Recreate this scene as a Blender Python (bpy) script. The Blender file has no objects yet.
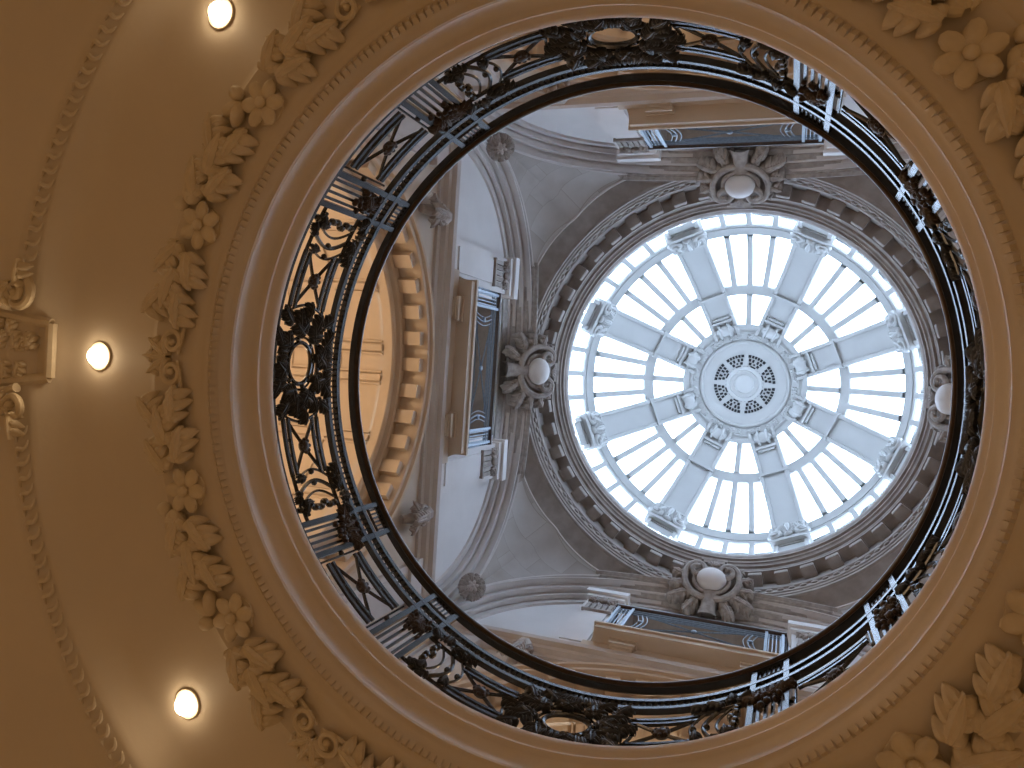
import bpy, math, random
from mathutils import Vector as V, Matrix
random.seed(7)
PI = math.pi
C = bpy.context.scene.collection
EYE = 1.55                      # height of the camera above the floor; heights below are written above the camera
D = 1.146                       # the camera stands this far off the axis of the round opening
PSI = 4.0                       # the building is turned this much against the camera


def R(a): return math.radians(a)


def pol(r, deg, h=0.0):
    a = R(deg + PSI)
    return V((r * math.cos(a), r * math.sin(a), h + EYE))


# ------------------------------------------------------------------ materials
def mat(name, col, rough=0.6, metal=0.0, spec=0.5, noise=0.0, scale=6.0, col2=None, bump=0.0, bscale=40.0):
    m = bpy.data.materials.new(name); m.use_nodes = True
    nt = m.node_tree; b = nt.nodes['Principled BSDF']
    b.inputs['Base Color'].default_value = (*col, 1)
    b.inputs['Roughness'].default_value = rough
    b.inputs['Metallic'].default_value = metal
    b.inputs['Specular IOR Level'].default_value = spec
    if noise or col2 or bump:
        tc = nt.nodes.new('ShaderNodeTexCoord')
    if noise or col2:
        n = nt.nodes.new('ShaderNodeTexNoise'); n.inputs['Scale'].default_value = scale; n.inputs['Detail'].default_value = 5
        nt.links.new(tc.outputs['Object'], n.inputs['Vector'])
        r = nt.nodes.new('ShaderNodeValToRGB')
        c2 = col2 or tuple(c * (1 - noise) for c in col)
        r.color_ramp.elements[0].position = 0.35; r.color_ramp.elements[0].color = (*c2, 1)
        r.color_ramp.elements[1].position = 0.65; r.color_ramp.elements[1].color = (*col, 1)
        nt.links.new(n.outputs['Fac'], r.inputs['Fac']); nt.links.new(r.outputs['Color'], b.inputs['Base Color'])
    if bump:
        n2 = nt.nodes.new('ShaderNodeTexNoise'); n2.inputs['Scale'].default_value = bscale; n2.inputs['Detail'].default_value = 4
        nt.links.new(tc.outputs['Object'], n2.inputs['Vector'])
        bp = nt.nodes.new('ShaderNodeBump'); bp.inputs['Strength'].default_value = bump; bp.inputs['Distance'].default_value = 0.02
        nt.links.new(n2.outputs['Fac'], bp.inputs['Height']); nt.links.new(bp.outputs['Normal'], b.inputs['Normal'])
    return m


def brick_mat(name, c1, c2, mortar, sx, sy):
    m = bpy.data.materials.new(name); m.use_nodes = True
    nt = m.node_tree; b = nt.nodes['Principled BSDF']; b.inputs['Roughness'].default_value = 0.75
    tc = nt.nodes.new('ShaderNodeTexCoord')
    br = nt.nodes.new('ShaderNodeTexBrick')
    br.inputs['Color1'].default_value = (*c1, 1); br.inputs['Color2'].default_value = (*c2, 1)
    br.inputs['Mortar'].default_value = (*mortar, 1)
    br.inputs['Scale'].default_value = 1.0; br.inputs['Mortar Size'].default_value = 0.006; br.inputs['Mortar Smooth'].default_value = 0.4
    br.inputs['Brick Width'].default_value = sx; br.inputs['Row Height'].default_value = sy; br.inputs['Bias'].default_value = -0.15
    nt.links.new(tc.outputs['UV'], br.inputs['Vector'])
    n = nt.nodes.new('ShaderNodeTexNoise'); n.inputs['Scale'].default_value = 2.2; n.inputs['Detail'].default_value = 6
    nt.links.new(tc.outputs['Object'], n.inputs['Vector'])
    mx = nt.nodes.new('ShaderNodeMix'); mx.data_type = 'RGBA'; mx.blend_type = 'MULTIPLY'; mx.inputs[0].default_value = 0.5
    r = nt.nodes.new('ShaderNodeValToRGB')
    r.color_ramp.elements[0].position = 0.3; r.color_ramp.elements[0].color = (0.72, 0.66, 0.60, 1)
    r.color_ramp.elements[1].position = 0.7; r.color_ramp.elements[1].color = (1, 1, 1, 1)
    nt.links.new(n.outputs['Fac'], r.inputs['Fac'])
    nt.links.new(br.outputs['Color'], mx.inputs[6]); nt.links.new(r.outputs['Color'], mx.inputs[7])
    nt.links.new(mx.outputs[2], b.inputs['Base Color'])
    return m


def emit_mat(name, col, strength):
    m = bpy.data.materials.new(name); m.use_nodes = True
    b = m.node_tree.nodes['Principled BSDF']
    b.inputs['Base Color'].default_value = (1, 0.95, 0.85, 1)
    b.inputs['Emission Color'].default_value = (*col, 1); b.inputs['Emission Strength'].default_value = strength
    return m


def glass_mat():
    m = bpy.data.materials.new('skylight_glass'); m.use_nodes = True
    nt = m.node_tree; nt.nodes.remove(nt.nodes['Principled BSDF'])
    out = nt.nodes['Material Output']
    t = nt.nodes.new('ShaderNodeBsdfTransparent'); t.inputs['Color'].default_value = (0.93, 0.97, 1.0, 1)
    g = nt.nodes.new('ShaderNodeBsdfGlossy'); g.inputs['Roughness'].default_value = 0.08
    f = nt.nodes.new('ShaderNodeFresnel'); f.inputs['IOR'].default_value = 1.08
    mx = nt.nodes.new('ShaderNodeMixShader')
    nt.links.new(f.outputs[0], mx.inputs[0]); nt.links.new(t.outputs[0], mx.inputs[1]); nt.links.new(g.outputs[0], mx.inputs[2])
    nt.links.new(mx.outputs[0], out.inputs[0])
    return m


PLASTER = mat('cream_plaster', (0.70, 0.60, 0.48), 0.6, noise=0.05, scale=1.2, bump=0.06, bscale=25)
ORNAMENT = mat('cream_ornament_plaster', (0.72, 0.61, 0.46), 0.6, noise=0.10, scale=14)
STONE = mat('pale_limestone', (0.66, 0.61, 0.575), 0.75, noise=0.10, scale=2.0, bump=0.10, bscale=18)
CARVED = mat('carved_limestone', (0.47, 0.42, 0.38), 0.75, noise=0.30, scale=9)
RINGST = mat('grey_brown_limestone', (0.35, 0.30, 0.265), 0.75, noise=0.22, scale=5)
WALLST = mat('cream_limestone', (0.66, 0.56, 0.45), 0.75, noise=0.08, scale=1.6)
LUNETTE = mat('white_lunette_plaster', (0.80, 0.77, 0.75), 0.7, noise=0.06, scale=1.4)
BLOCKS = brick_mat('pendentive_blocks', (0.56, 0.53, 0.50), (0.40, 0.345, 0.30), (0.40, 0.36, 0.32), 0.95, 0.46)
IRON = mat('black_iron', (0.007, 0.010, 0.014), 0.27, spec=0.85, noise=0.3, scale=30)
DULLIRON = mat('dull_black_iron', (0.010, 0.013, 0.018), 0.42, spec=0.5, noise=0.3, scale=30)
SHEENIRON = mat('sky_sheen_iron', (0.17, 0.22, 0.28), 0.30, metal=0.35, spec=0.9, noise=0.25, scale=25)  # black iron with the skylight's pale blue sheen put into its colour
BRONZE = mat('bronze_iron_ornament', (0.055, 0.035, 0.022), 0.45, metal=0.3, spec=0.6, noise=0.4, scale=60)
WOOD = mat('dark_varnished_wood', (0.045, 0.018, 0.006), 0.28, spec=0.5, noise=0.5, scale=18)
WHITEP = mat('white_painted_iron', (0.48, 0.48, 0.462), 0.5, noise=0.04, scale=3)
DARK = mat('dark_hole_patch', (0.02, 0.02, 0.022), 0.9, noise=0.2, scale=8)  # near-black colour for the unlit depth of the pierced holes
DOORW = mat('dark_brown_door', (0.085, 0.052, 0.032), 0.5, noise=0.3, scale=5)
FLOORM = mat('beige_marble_floor', (0.52, 0.43, 0.33), 0.5, noise=0.2, scale=1.5)
GLASS = glass_mat()
BULB = emit_mat('lit_bulb_glass', (1.0, 0.78, 0.50), 17.0)


# ------------------------------------------------------------------ mesh collector
class MB:
    def __init__(s): s.v = []; s.f = []; s.uv = None
    def grid(s, P, ci=False, cj=False):
        b = len(s.v); ni = len(P); nj = len(P[0])
        for row in P: s.v.extend(tuple(p) for p in row)
        for i in range(ni if ci else ni - 1):
            for j in range(nj if cj else nj - 1):
                i2 = (i + 1) % ni; j2 = (j + 1) % nj
                s.f.append((b + i * nj + j, b + i2 * nj + j, b + i2 * nj + j2, b + i * nj + j2))
        return s
    def face(s, pts):
        b = len(s.v); s.v.extend(tuple(p) for p in pts); s.f.append(tuple(range(b, b + len(pts))))
    def prism(s, pts, off):                                  # polygon pts pushed along off
        b = len(s.v); n = len(pts); off = V(off)
        s.v.extend(tuple(p) for p in pts); s.v.extend(tuple(V(p) + off) for p in pts)
        s.f.append(tuple(range(b, b + n))[::-1]); s.f.append(tuple(range(b + n, b + 2 * n)))
        for i in range(n):
            j = (i + 1) % n; s.f.append((b + i, b + j, b + n + j, b + n + i))
        return s
    def box(s, c, x, y, z):                                  # centre and three half vectors
        c = V(c); x = V(x); y = V(y); z = V(z)
        s.prism([c - x - y - z, c + x - y - z, c + x + y - z, c - x + y - z], z * 2); return s
    def abox(s, x0, x1, y0, y1, z0, z1):
        s.box(((x0 + x1) / 2, (y0 + y1) / 2, (z0 + z1) / 2), ((x1 - x0) / 2, 0, 0), (0, (y1 - y0) / 2, 0), (0, 0, (z1 - z0) / 2)); return s
    def lathe(s, prof, n=128, a0=0.0, a1=360.0, off=PSI, z0=EYE):
        full = abs(a1 - a0) >= 359.9
        rows = []
        for i in range(n if full else n + 1):
            a = R(a0 + (a1 - a0) * i / n + off); ca, sa = math.cos(a), math.sin(a)
            rows.append([(r * ca, r * sa, h + z0) for r, h in prof])
        s.grid(rows, ci=full)
        if not full:
            s.face(rows[0]); s.face(rows[-1][::-1])
        return s
    def tube(s, pts, r, n=6, closed=False, flat=1.0, up=None):
        pts = [V(p) for p in pts]; m = len(pts); rows = []
        nrm = None
        for i, p in enumerate(pts):
            a = pts[(i - 1) % m] if (closed or i > 0) else p
            b = pts[(i + 1) % m] if (closed or i < m - 1) else p
            t = (b - a).normalized()
            if up is not None: nrm = (V(up) - t * t.dot(V(up))).normalized()
            elif nrm is None:
                q = V((0, 0, 1)) if abs(t.z) < 0.9 else V((1, 0, 0)); nrm = (q - t * t.dot(q)).normalized()
            else: nrm = (nrm - t * t.dot(nrm)).normalized()
            bn = t.cross(nrm)
            rr = r(i / max(1, m - 1)) if callable(r) else r
            rows.append([p + nrm * (rr * math.cos(2 * PI * (k + .5) / n)) + bn * (rr * flat * math.sin(2 * PI * (k + .5) / n)) for k in range(n)])
        s.grid(rows, ci=closed, cj=True)
        if not closed: s.face(rows[0][::-1]); s.face(rows[-1])
        return s
    def ell(s, c, x, y, z, nu=10, nv=6):
        c = V(c); x = V(x); y = V(y); z = V(z); rows = []
        for i in range(nv + 1):
            t = PI * i / nv; st, ct = max(math.sin(t), 1e-3), math.cos(t)
            rows.append([c + x * (st * math.cos(2 * PI * k / nu)) + y * (st * math.sin(2 * PI * k / nu)) + z * ct for k in range(nu)])
        s.grid(rows, cj=True); return s
    def blade(s, p, d, sd, n, L, w, rise, drop, deep, N=7):
        """one pointed blade: domed, with a crease along its middle, its rim carried back to the ground"""
        rows = []
        for i in range(N + 1):
            t = i / N; ww = w * (math.sin(PI * min(1.0, .18 + .82 * t)) ** .75) if i < N else .002
            c = p + d * (L * t) + n * (rise * math.sin(PI * (.25 + .72 * t)) - drop * t * t); e = n * (ww * .45)
            rows.append([c - sd * ww - n * deep, c - sd * ww, c - sd * (ww * .5) + e, c + e * .45, c + sd * (ww * .5) + e, c + sd * ww, c + sd * ww - n * deep])
        s.grid(rows)
    def leaf(s, base, d, side, n, L, W, lobes=4, rise=0.06, curl=0.05, bend=0.0, deep=0.03):
        """an acanthus leaf in relief: a spine, a pointed tip and pairs of pointed lobes swept forward"""
        base = V(base); d = V(d).normalized(); side = V(side).normalized(); n = V(n).normalized()
        for k in range(lobes):
            t = .06 + .62 * k / max(1, lobes - 1) if lobes > 1 else .2
            p = base + d * (L * t) + side * (bend * L * t * t) + n * (rise * .4)
            reach = W * (.95 if 0 < k < lobes - 1 or lobes < 3 else .75)
            for q in (-1, 1):
                dd = (d * .62 + side * (.80 * q)).normalized(); ss = (side * .62 - d * (.80 * q)).normalized()
                s.blade(p, dd, ss, n, reach * 1.2, L * .60 / (lobes + .5), rise * .7, rise * .25, deep)
        p = base + side * (bend * L * .05) + n * (rise * .45)
        dd = (d + side * (bend * .8)).normalized()
        s.blade(p, dd, side, n, L, W * .34, rise * .8, -curl, deep, 9)
        return s
    def obj(s, name, m, parent=None, sharp=38.0, smooth=True, loc=None, rz=0.0):
        me = bpy.data.meshes.new(name); me.from_pydata(s.v, [], s.f)
        me.validate(); 
        import bmesh
        bm = bmesh.new(); bm.from_mesh(me)
        bmesh.ops.remove_doubles(bm, verts=bm.verts, dist=1e-5)
        bmesh.ops.recalc_face_normals(bm, faces=bm.faces); bm.to_mesh(me); bm.free()
        if smooth:
            me.polygons.foreach_set('use_smooth', [True] * len(me.polygons)); me.set_sharp_from_angle(angle=R(sharp))
        me.materials.append(m)
        o = bpy.data.objects.new(name, me); C.objects.link(o)
        if parent: o.parent = parent
        if loc is not None: o.location = loc
        o.rotation_euler = (0, 0, rz)
        return o


def tag(o, label=None, cat=None, group=None, kind=None):
    if label: o['label'] = label
    if cat: o['category'] = cat
    if group: o['group'] = group
    if kind: o['kind'] = kind
    return o


def empty(name, loc=(0, 0, 0), rz=0.0):
    o = bpy.data.objects.new(name, None); C.objects.link(o); o.location = loc; o.rotation_euler = (0, 0, rz); o.empty_display_size = .2
    return o


def dup(root, loc, rz, label=None, group=None):
    r = root.copy(); C.objects.link(r); r.location = loc; r.rotation_euler = (0, 0, rz)
    if label: r['label'] = label
    if group: r['group'] = group
    for ch in list(root.children):
        c = ch.copy(); C.objects.link(c); c.parent = r
        for g in ch.children:
            d = g.copy(); C.objects.link(d); d.parent = c
    return r


# ------------------------------------------------------------------ lower room
FLOOR = MB().lathe([(0.0, -EYE - .2), (5.2, -EYE - .2), (5.2, -EYE), (0.0, -EYE)], 64)
tag(FLOOR.obj('floor', FLOORM), kind='structure')
tag(MB().lathe([(4.95, -EYE), (4.95, 2.6), (5.2, 2.6), (5.2, -EYE)], 64).obj('wall_round', PLASTER), kind='structure')
tag(MB().lathe([(4.95, -EYE), (4.90, -EYE), (4.90, -EYE + .2), (4.93, -EYE + .24), (4.95, -EYE + .24)], 64).obj('baseboard_round', PLASTER), kind='structure')


def arc(c, r, a0, a1, n):                                     # profile arc in (R, h)
    return [(c[0] + r * math.cos(R(a0 + (a1 - a0) * i / n)), c[1] + r * math.sin(R(a0 + (a1 - a0) * i / n))) for i in range(n + 1)]


SOFFIT = 3.53
prof = [(2.30, 4.08), (2.07, 4.08), (2.00, 4.06), (1.982, 4.045), (1.977, 4.03), (1.976, 4.00), (1.982, 3.975), (1.996, 3.95), (1.998, 3.93),
        (1.990, 3.918), (1.987, 3.900), (1.992, 3.888),
        (2.008, 3.870), (2.022, 3.840), (2.029, 3.805), (2.030, 3.785), (2.026, 3.76), (2.015, 3.725), (2.004, 3.695), (2.000, 3.690), (2.000, 3.668), (2.012, 3.655), (2.022, 3.640),
        (2.030, 3.610), (2.036, 3.600), (2.066, 3.555), (2.080, 3.55), (2.090, 3.54), (2.105, 3.525), (2.14, 3.515),
        (2.44, SOFFIT), (2.46, SOFFIT + .02), (2.49, SOFFIT + .045), (2.53, SOFFIT + .055)]
prof += [(2.8, 3.592), (3.10, 3.585), (3.17, 3.580), (3.21, 3.570), (3.25, 3.553), (3.285, 3.53), (3.315, 3.50), (3.335, 3.47),
         (3.35, 3.445), (3.37, 3.432), (3.45, 3.405), (3.475, 3.385), (3.50, 3.378), (3.60, 3.36), (3.85, 3.29), (3.90, 3.26),
         (4.15, 3.13), (4.40, 2.94), (4.62, 2.70), (4.64, 2.66), (4.70, 2.62), (4.95, 2.60), (5.2, 2.60), (5.2, 4.08)]
CEIL = MB().lathe(prof + [(2.30, 4.08)], 192).obj('ceiling', PLASTER, sharp=32)
tag(CEIL, kind='structure'); CEIL.location.y = -.012

# bead course in the reveal: a row of small plates with dark gaps between them
m = MB(); NB = 296
for i in range(NB):
    a = R(360 * i / NB + PSI); ca, sa = math.cos(a), math.sin(a)
    er = V((ca, sa, 0)); et = V((-sa, ca, 0)); c = er * 2.048 + V((0, 0, 3.572 + EYE))
    sl = (er * .03 - V((0, 0, .045))).normalized(); nn = et.cross(sl).normalized()
    if nn.dot(er) > 0: nn = -nn
    m.box(c - nn * .002 + nn * .006, sl * .019, et * .0138, nn * .021)
tag(m.obj('trim_bead_course', PLASTER, smooth=False), kind='structure')

# rope moulding round the outer edge of the flat ceiling, broken by the plaque
m = MB(); NR = 232
for i in range(NR):
    dg = 360 * i / NR
    if abs((dg - 180 + 180) % 360 - 180) < 8.2: continue
    a = R(dg + PSI); ca, sa = math.cos(a), math.sin(a); er = V((ca, sa, 0)); et = V((-sa, ca, 0))
    sl = (er * .08 - V((0, 0, .02))).normalized(); dn = V((-.25 * ca, -.25 * sa, -1)).normalized()
    c = er * 3.412 + V((0, 0, 3.412 + EYE))
    pts = [c + sl * (.040 * math.cos(PI * k / 8)) + et * (.052 * (k / 8 - .5) * 2 + .022 * math.sin(2 * PI * k / 8)) + dn * (.020 * math.sin(PI * k / 8)) for k in range(9)]
    m.tube(pts, lambda t: .005 + .012 * math.sin(PI * t), 6)
tag(m.obj('trim_rope_moulding', PLASTER), kind='structure')

# plaster plaque on the ceiling edge
pq = empty('plaster_plaque', pol(3.47, 179.7, 3.42), R(179.7 + PSI))
tag(pq, 'carved cream plaster plaque with scrolls set into the rope moulding of the ceiling', 'plaque')
m = MB()                                                       # local: x outward, y tangential, z up
fr = [(-.22, -.17), (-.22, .17), (.22, .24), (.22, -.24)]
def pqz(x): return -.015 - (x * .38)
for a_, b_ in ((0, 1), (1, 2), (2, 3), (3, 0)):
    p = V((fr[a_][0], fr[a_][1], pqz(fr[a_][0]))); q = V((fr[b_][0], fr[b_][1], pqz(fr[b_][0])))
    m.tube([p, p.lerp(q, .33), p.lerp(q, .66), q], .034, 8)
m.obj('frame', ORNAMENT, pq)
m = MB(); m.prism([(x * .95, y * .95, pqz(x) + .01) for x, y in fr], (0, 0, .04)); m.obj('panel', ORNAMENT, pq)
m = MB()
for k in range(9):
    x = -.12 + .03 * k; y = .09 * math.sin(k * 2.1)
    m.leaf((x, y, pqz(x) - .0), (.3 - .07 * k, math.cos(k * 1.9), 0), (1, -.2, 0), (0, 0, -1), .12, .05, 3, .03, .02)
m.obj('carved_relief', ORNAMENT, pq)
for sg in (1, -1):
    m = MB(); c = V((-.115, sg * .345, -.045))
    pts = []
    for k in range(30):
        t = k / 29; a = sg * (PI * 3.2 * t) ; r = .105 * (1 - .78 * t)
        pts.append(c + V((-math.sin(a) * r * 1.0 , math.cos(a) * r * sg * sg, -.02 - .05 * t)))
    m.tube(pts, lambda t: .030 * (1 - .4 * t), 8)
    m.ell(c + V((0, 0, -.06)), (.028, 0, 0), (0, .028, 0), (0, 0, .03))
    m.leaf(c + V((.03, sg * .06, -.02)), (.6, -sg * .8, 0), (.8, sg * .6, 0), (0, 0, -1), .2, .07, 4)
    m.leaf(c + V((-.02, sg * .04, -.02)), (-.2, sg * 1., 0), (1, .2, 0), (0, 0, -1), .17, .05, 3)
    m.obj('scroll', ORNAMENT, pq)

# ------------------------------------------------------------------ plaster garland round the opening
GZ = SOFFIT - .005
gar = tag(empty('plaster_garland', (0, 0, GZ + EYE)), 'relief garland of cream plaster flowers, buds and acanthus leaves ringing the round ceiling opening', 'garland')
def gp(r, deg, z=0.0):
    a = R(deg + PSI); return V((r * math.cos(a), r * math.sin(a), z))
def gframe(deg):
    a = R(deg + PSI); return V((math.cos(a), math.sin(a), 0)), V((-math.sin(a), math.cos(a), 0)), V((0, 0, -1))
for k in range(18):
    dg = 180 + 20 * k; er, et, dn = gframe(dg)
    sgn = 1 if (k % 3) == 1 else -1
    if k % 3:
        c = gp(2.24, dg)
        m = MB()
        for j in range(6):
            a = 2 * PI * j / 6 + .3; dx = er * math.cos(a) + et * math.sin(a); dy = dn.cross(dx)
            m.ell(c + dx * .078 + dn * .048, dx * .066, dy * .045, dn * .024 + dx * .010, 10, 6)
        m.ell(c + dn * .07, er * .034, et * .034, dn * .026, 10, 6)
        m.ell(c + dn * .01, er * .12, et * .12, dn * .032, 12, 5)
        m.obj('flower', ORNAMENT, gar)
        m = MB(); cb = gp(2.36, dg + sgn * 1.2) - et * 0
        for q in (-1, 1):
            m.ell(cb + et * (sgn * .10) + er * (.028 * q) + dn * .05, (et * sgn * .9 + er * .3 * q).normalized() * .072, er * .040, dn * .045, 10, 6)
        m.ell(cb + et * (sgn * .02) + er * .07 + dn * .04, er * .05, et * .045, dn * .04, 10, 6)
        m.obj('bud', ORNAMENT, gar)
    else:
        m = MB(); c = gp(2.26, dg)
        for q in (-1, 1):
            pts = []
            for j in range(26):
                t = j / 25; a = PI * (.2 + 2.6 * t); r = .085 * (1 - .75 * t)
                pts.append(c + et * (q * (.085 - r * math.cos(a))) + er * (r * math.sin(a)) + dn * (.03 + .035 * t))
            m.tube(pts, lambda t: .020 * (1 - .3 * t), 7)
            m.ell(c + et * (q * .085) + dn * .05, er * .022, et * .022, dn * .025, 8, 5)
            m.tube([c + et * (q * .02) - er * .02 + dn * .03, c + et * (q * .12) - er * .06 + dn * .04, c + et * (q * .24) - er * .07 + dn * .03], .012, 6)
        m.obj('scroll', ORNAMENT, gar)
        m = MB()
        for q in (-1, 0, 1):
            m.leaf(c + er * .06, er + et * (.8 * q), et - er * (.8 * q), dn, .17, .055, 3, .035, .03)
        m.obj('palmette', ORNAMENT, gar)
    # leaf spray of the gap that follows
    d2 = dg + 10; er, et, dn = gframe(d2)
    flip = -1 if (k % 3) in (0,) else 1
    if (k % 3) == 1: flip = 1 if k % 2 else -1
    for (r_, da, L_, W_, ang, bd) in ((2.36, -4.2, .23, .105, 22, .12), (2.21, -3.2, .22, .095, -18, -.10), (2.30, -.4, .25, .115, 2, .1), (2.39, 2.4, .21, .10, 26, .2), (2.22, 3.0, .21, .09, -12, .0)):
        a = R(ang); e1, t1, _ = gframe(d2 + da * flip)
        d_ = t1 * (flip * math.cos(a)) + e1 * math.sin(a); sd = e1 * math.cos(a) - t1 * (flip * math.sin(a))
        m = MB(); m.leaf(gp(r_, d2 + da * flip) - d_ * .10 + dn * .015, d_, sd, dn, L_, W_, 3, .075, .05, bd); m.obj('leaf', ORNAMENT, gar)

# ------------------------------------------------------------------ ceiling lamps
def lamp(loc):
    t = empty('ceiling_lamp', loc)
    MB().lathe([(0, 0), (.085, 0), (.092, -.004), (.092, -.008), (.086, -.011), (.078, -.009), (.05, -.006), (0, -.005)], 32, off=0, z0=0).obj('reflector_dish', ORNAMENT, t)
    MB().ell((0, 0, -.028), (.060, 0, 0), (0, .060, 0), (0, 0, .046), 20, 12).obj('bulb', BULB, t)
    return t
LZ = 3.590
LAMP_W = 53
LOFF = {225: -1.6, 180: -.6, 135: .6}
lamps = {180: 'lit round ceiling lamp level with the carved plaque, middle one of three', 225: 'lit round ceiling lamp uppermost of the three on the brown ceiling', 135: 'lit round ceiling lamp lowest of the three on the brown ceiling'}
first = None
for dg, lb in lamps.items():
    loc = pol(2.945, dg + LOFF.get(dg, 0), LZ)
    if first is None: first = lamp(loc); t = first
    else: t = dup(first, loc, 0)
    tag(t, lb, 'ceiling lamp', 'lamps on the round ceiling')
for dg in range(0, 360, 45):                                  # what the ring of lamps throws down into the room
    l = bpy.data.lights.new('lamp_light', 'SPOT'); l.energy = LAMP_W; l.color = (1.0, 0.71, 0.385); l.shadow_soft_size = .06; l.spot_size = R(150); l.spot_blend = .5
    o = bpy.data.objects.new('lamp_light', l); o.location = pol(2.945, dg + LOFF.get(dg, 0), LZ - .13); C.objects.link(o)

# ------------------------------------------------------------------ round iron balustrade on the floor above
BR = 2.082
bal = tag(empty('round_balustrade', (0, 0, 4.10 + EYE)), 'round black iron balustrade with oval medallions and a dark wooden handrail around the opening', 'balustrade')
BZ = -4.10
def bp(off, h, r=BR):
    a = R(off + PSI); return V((r * math.cos(a), r * math.sin(a), h + BZ))
def bfr(off):
    a = R(off + PSI); return V((math.cos(a), math.sin(a), 0)), V((-math.sin(a), math.cos(a), 0)), V((0, 0, 1))
def brect(r0, r1, h0, h1): return [(r0, h0), (r1, h0), (r1, h1), (r0, h1), (r0, h0)]
def blathe(mb, profile, a0=0., a1=360., n=160): return mb.lathe([(r, h + BZ) for r, h in profile], n, a0, a1, PSI, 0)
hr = [(BR + .046 * math.cos(2 * PI * k / 14) * (1 if math.sin(2 * PI * k / 14) < 0 else .95), 5.165 + .034 * math.sin(2 * PI * k / 14)) for k in range(15)]
blathe(MB(), hr, n=192).obj('handrail', WOOD, bal, 50)
blathe(MB(), brect(BR - .022, BR + .022, 5.118, 5.140)).obj('handrail_bar', DULLIRON, bal)
m = MB(); blathe(m, brect(BR - .021, BR + .021, 4.894, 4.932)); m.obj('upper_rail', IRON, bal)
m = MB(); blathe(m, brect(BR - .021, BR + .021, 4.776, 4.814)); m.obj('middle_rail', IRON, bal)
blathe(MB(), brect(BR - .022, BR + .022, 4.145, 4.17)).obj('bottom_rail', IRON, bal)
m = MB(); NBD = 320
for i in range(NBD):
    off = 360 * i / NBD
    m.ell(bp(off, 4.855), *[e * s_ for e, s_ in zip(bfr(off), (.014, .010, .036))], 6, 4)
m.obj('bead_moulding', IRON, bal)

def seg_tube(mb, o0, o1, h, r, n=None, rr=BR):
    n = n or max(3, int(abs(o1 - o0) / 1.5)); mb.tube([bp(o0 + (o1 - o0) * i / n, h, rr) for i in range(n + 1)], r, 6)
def leaf_b(mb, off, h, ang, L, W, sign=1):
    er, et, ez = bfr(off); a = R(ang); d = et * math.cos(a) + ez * math.sin(a); sd = ez * math.cos(a) - et * math.sin(a)
    mb.leaf(bp(off, h) - er * .01, d, sd, -er, L, W, 3, .02, .02, 0, .018)

def make_x(o0, o1):
    p = MB(); oc = (o0 + o1) / 2
    for h0, h1 in ((4.250, 4.276), (4.305, 4.327), (4.574, 4.596), (4.627, 4.655)): blathe(p, brect(BR - .010, BR + .010, h0, h1)[:4] + [(BR - .010, h0)], o0 - .8, o1 + .8, 10)
    n = 8
    p.tube([bp(o0 + (o1 - o0) * i / n, 4.315 + .27 * i / n) for i in range(n + 1)], .0125, 6)
    p.tube([bp(o1 + (o0 - o1) * i / n, 4.315 + .27 * i / n) for i in range(n + 1)], .0125, 6)
    for f in (.35, .65):
        for hh in (4.288, 4.612): p.ell(bp(o0 + (o1 - o0) * f, hh), *[e * .014 for e in bfr(oc)], 6, 4)
    x = p.obj('cross_panel', IRON, bal)
    b = MB(); er, et, ez = bfr(oc)
    b.ell(bp(oc, 4.45), er * .032, et * .052, ez * .045, 12, 8)
    for k in range(8):
        a = 2 * PI * k / 8; b.ell(bp(oc, 4.45) + et * (.045 * math.cos(a)) + ez * (.042 * math.sin(a)) - er * .014, er * .014, et * .016, ez * .016, 6, 4)
    b.obj('boss', BRONZE, x)

def make_arcs(o, s):                                          # three bowed bars and a leafy twisted bar; s: towards the post pair
    p = MB()
    for k, (oo, rad) in enumerate(((21.3, .009), (23.5, .014), (25.6, .009))):
        pts = [bp(o + s * (oo - 2.2 * math.sin(PI * i / 12) + 1.4), 4.27 + .40 * i / 12) for i in range(13)]
        p.tube(pts, rad, 6)
    for oo in (21.0, 23.2): p.ell(bp(o + s * oo, 4.47), *[e * .021 for e in bfr(o + s * oo)], 8, 6)
    seg_tube(p, o + s * 20.5, o + s * 30, 4.665, .016); seg_tube(p, o + s * 20.5, o + s * 30, 4.262, .014)
    q = p.obj('bowed_bars', IRON, bal)
    p = MB()
    for i in range(8):
        hh = 4.24 + .055 * i; er, et, ez = bfr(o + s * 27.6)
        p.ell(bp(o + s * (27.6 + .45 * math.sin(i * 2.2)), hh), er * .030, et * .027, ez * .036, 8, 5)
    p.obj('twisted_bar', IRON, q)
    for grp in (((25.5, 4.67, 90 + s * 50, .13, .05), (28.5, 4.68, 90 - s * 40, .11, .05), (23, 4.69, 90 + s * 70, .12, .045), (27, 4.70, 90, .10, .05)), ((24.5, 4.26, -90 + s * 60, .10, .04), (26.8, 4.26, 90, .10, .04), (29, 4.25, 90 + s * 60, .10, .045), (22, 4.27, 90, .09, .04))):
        p = MB()
        for (oo, hh, ang, L, W) in grp: leaf_b(p, o + s * oo, hh, ang, L, W)
        p.obj('leaf_ornament', DULLIRON, q)

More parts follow.
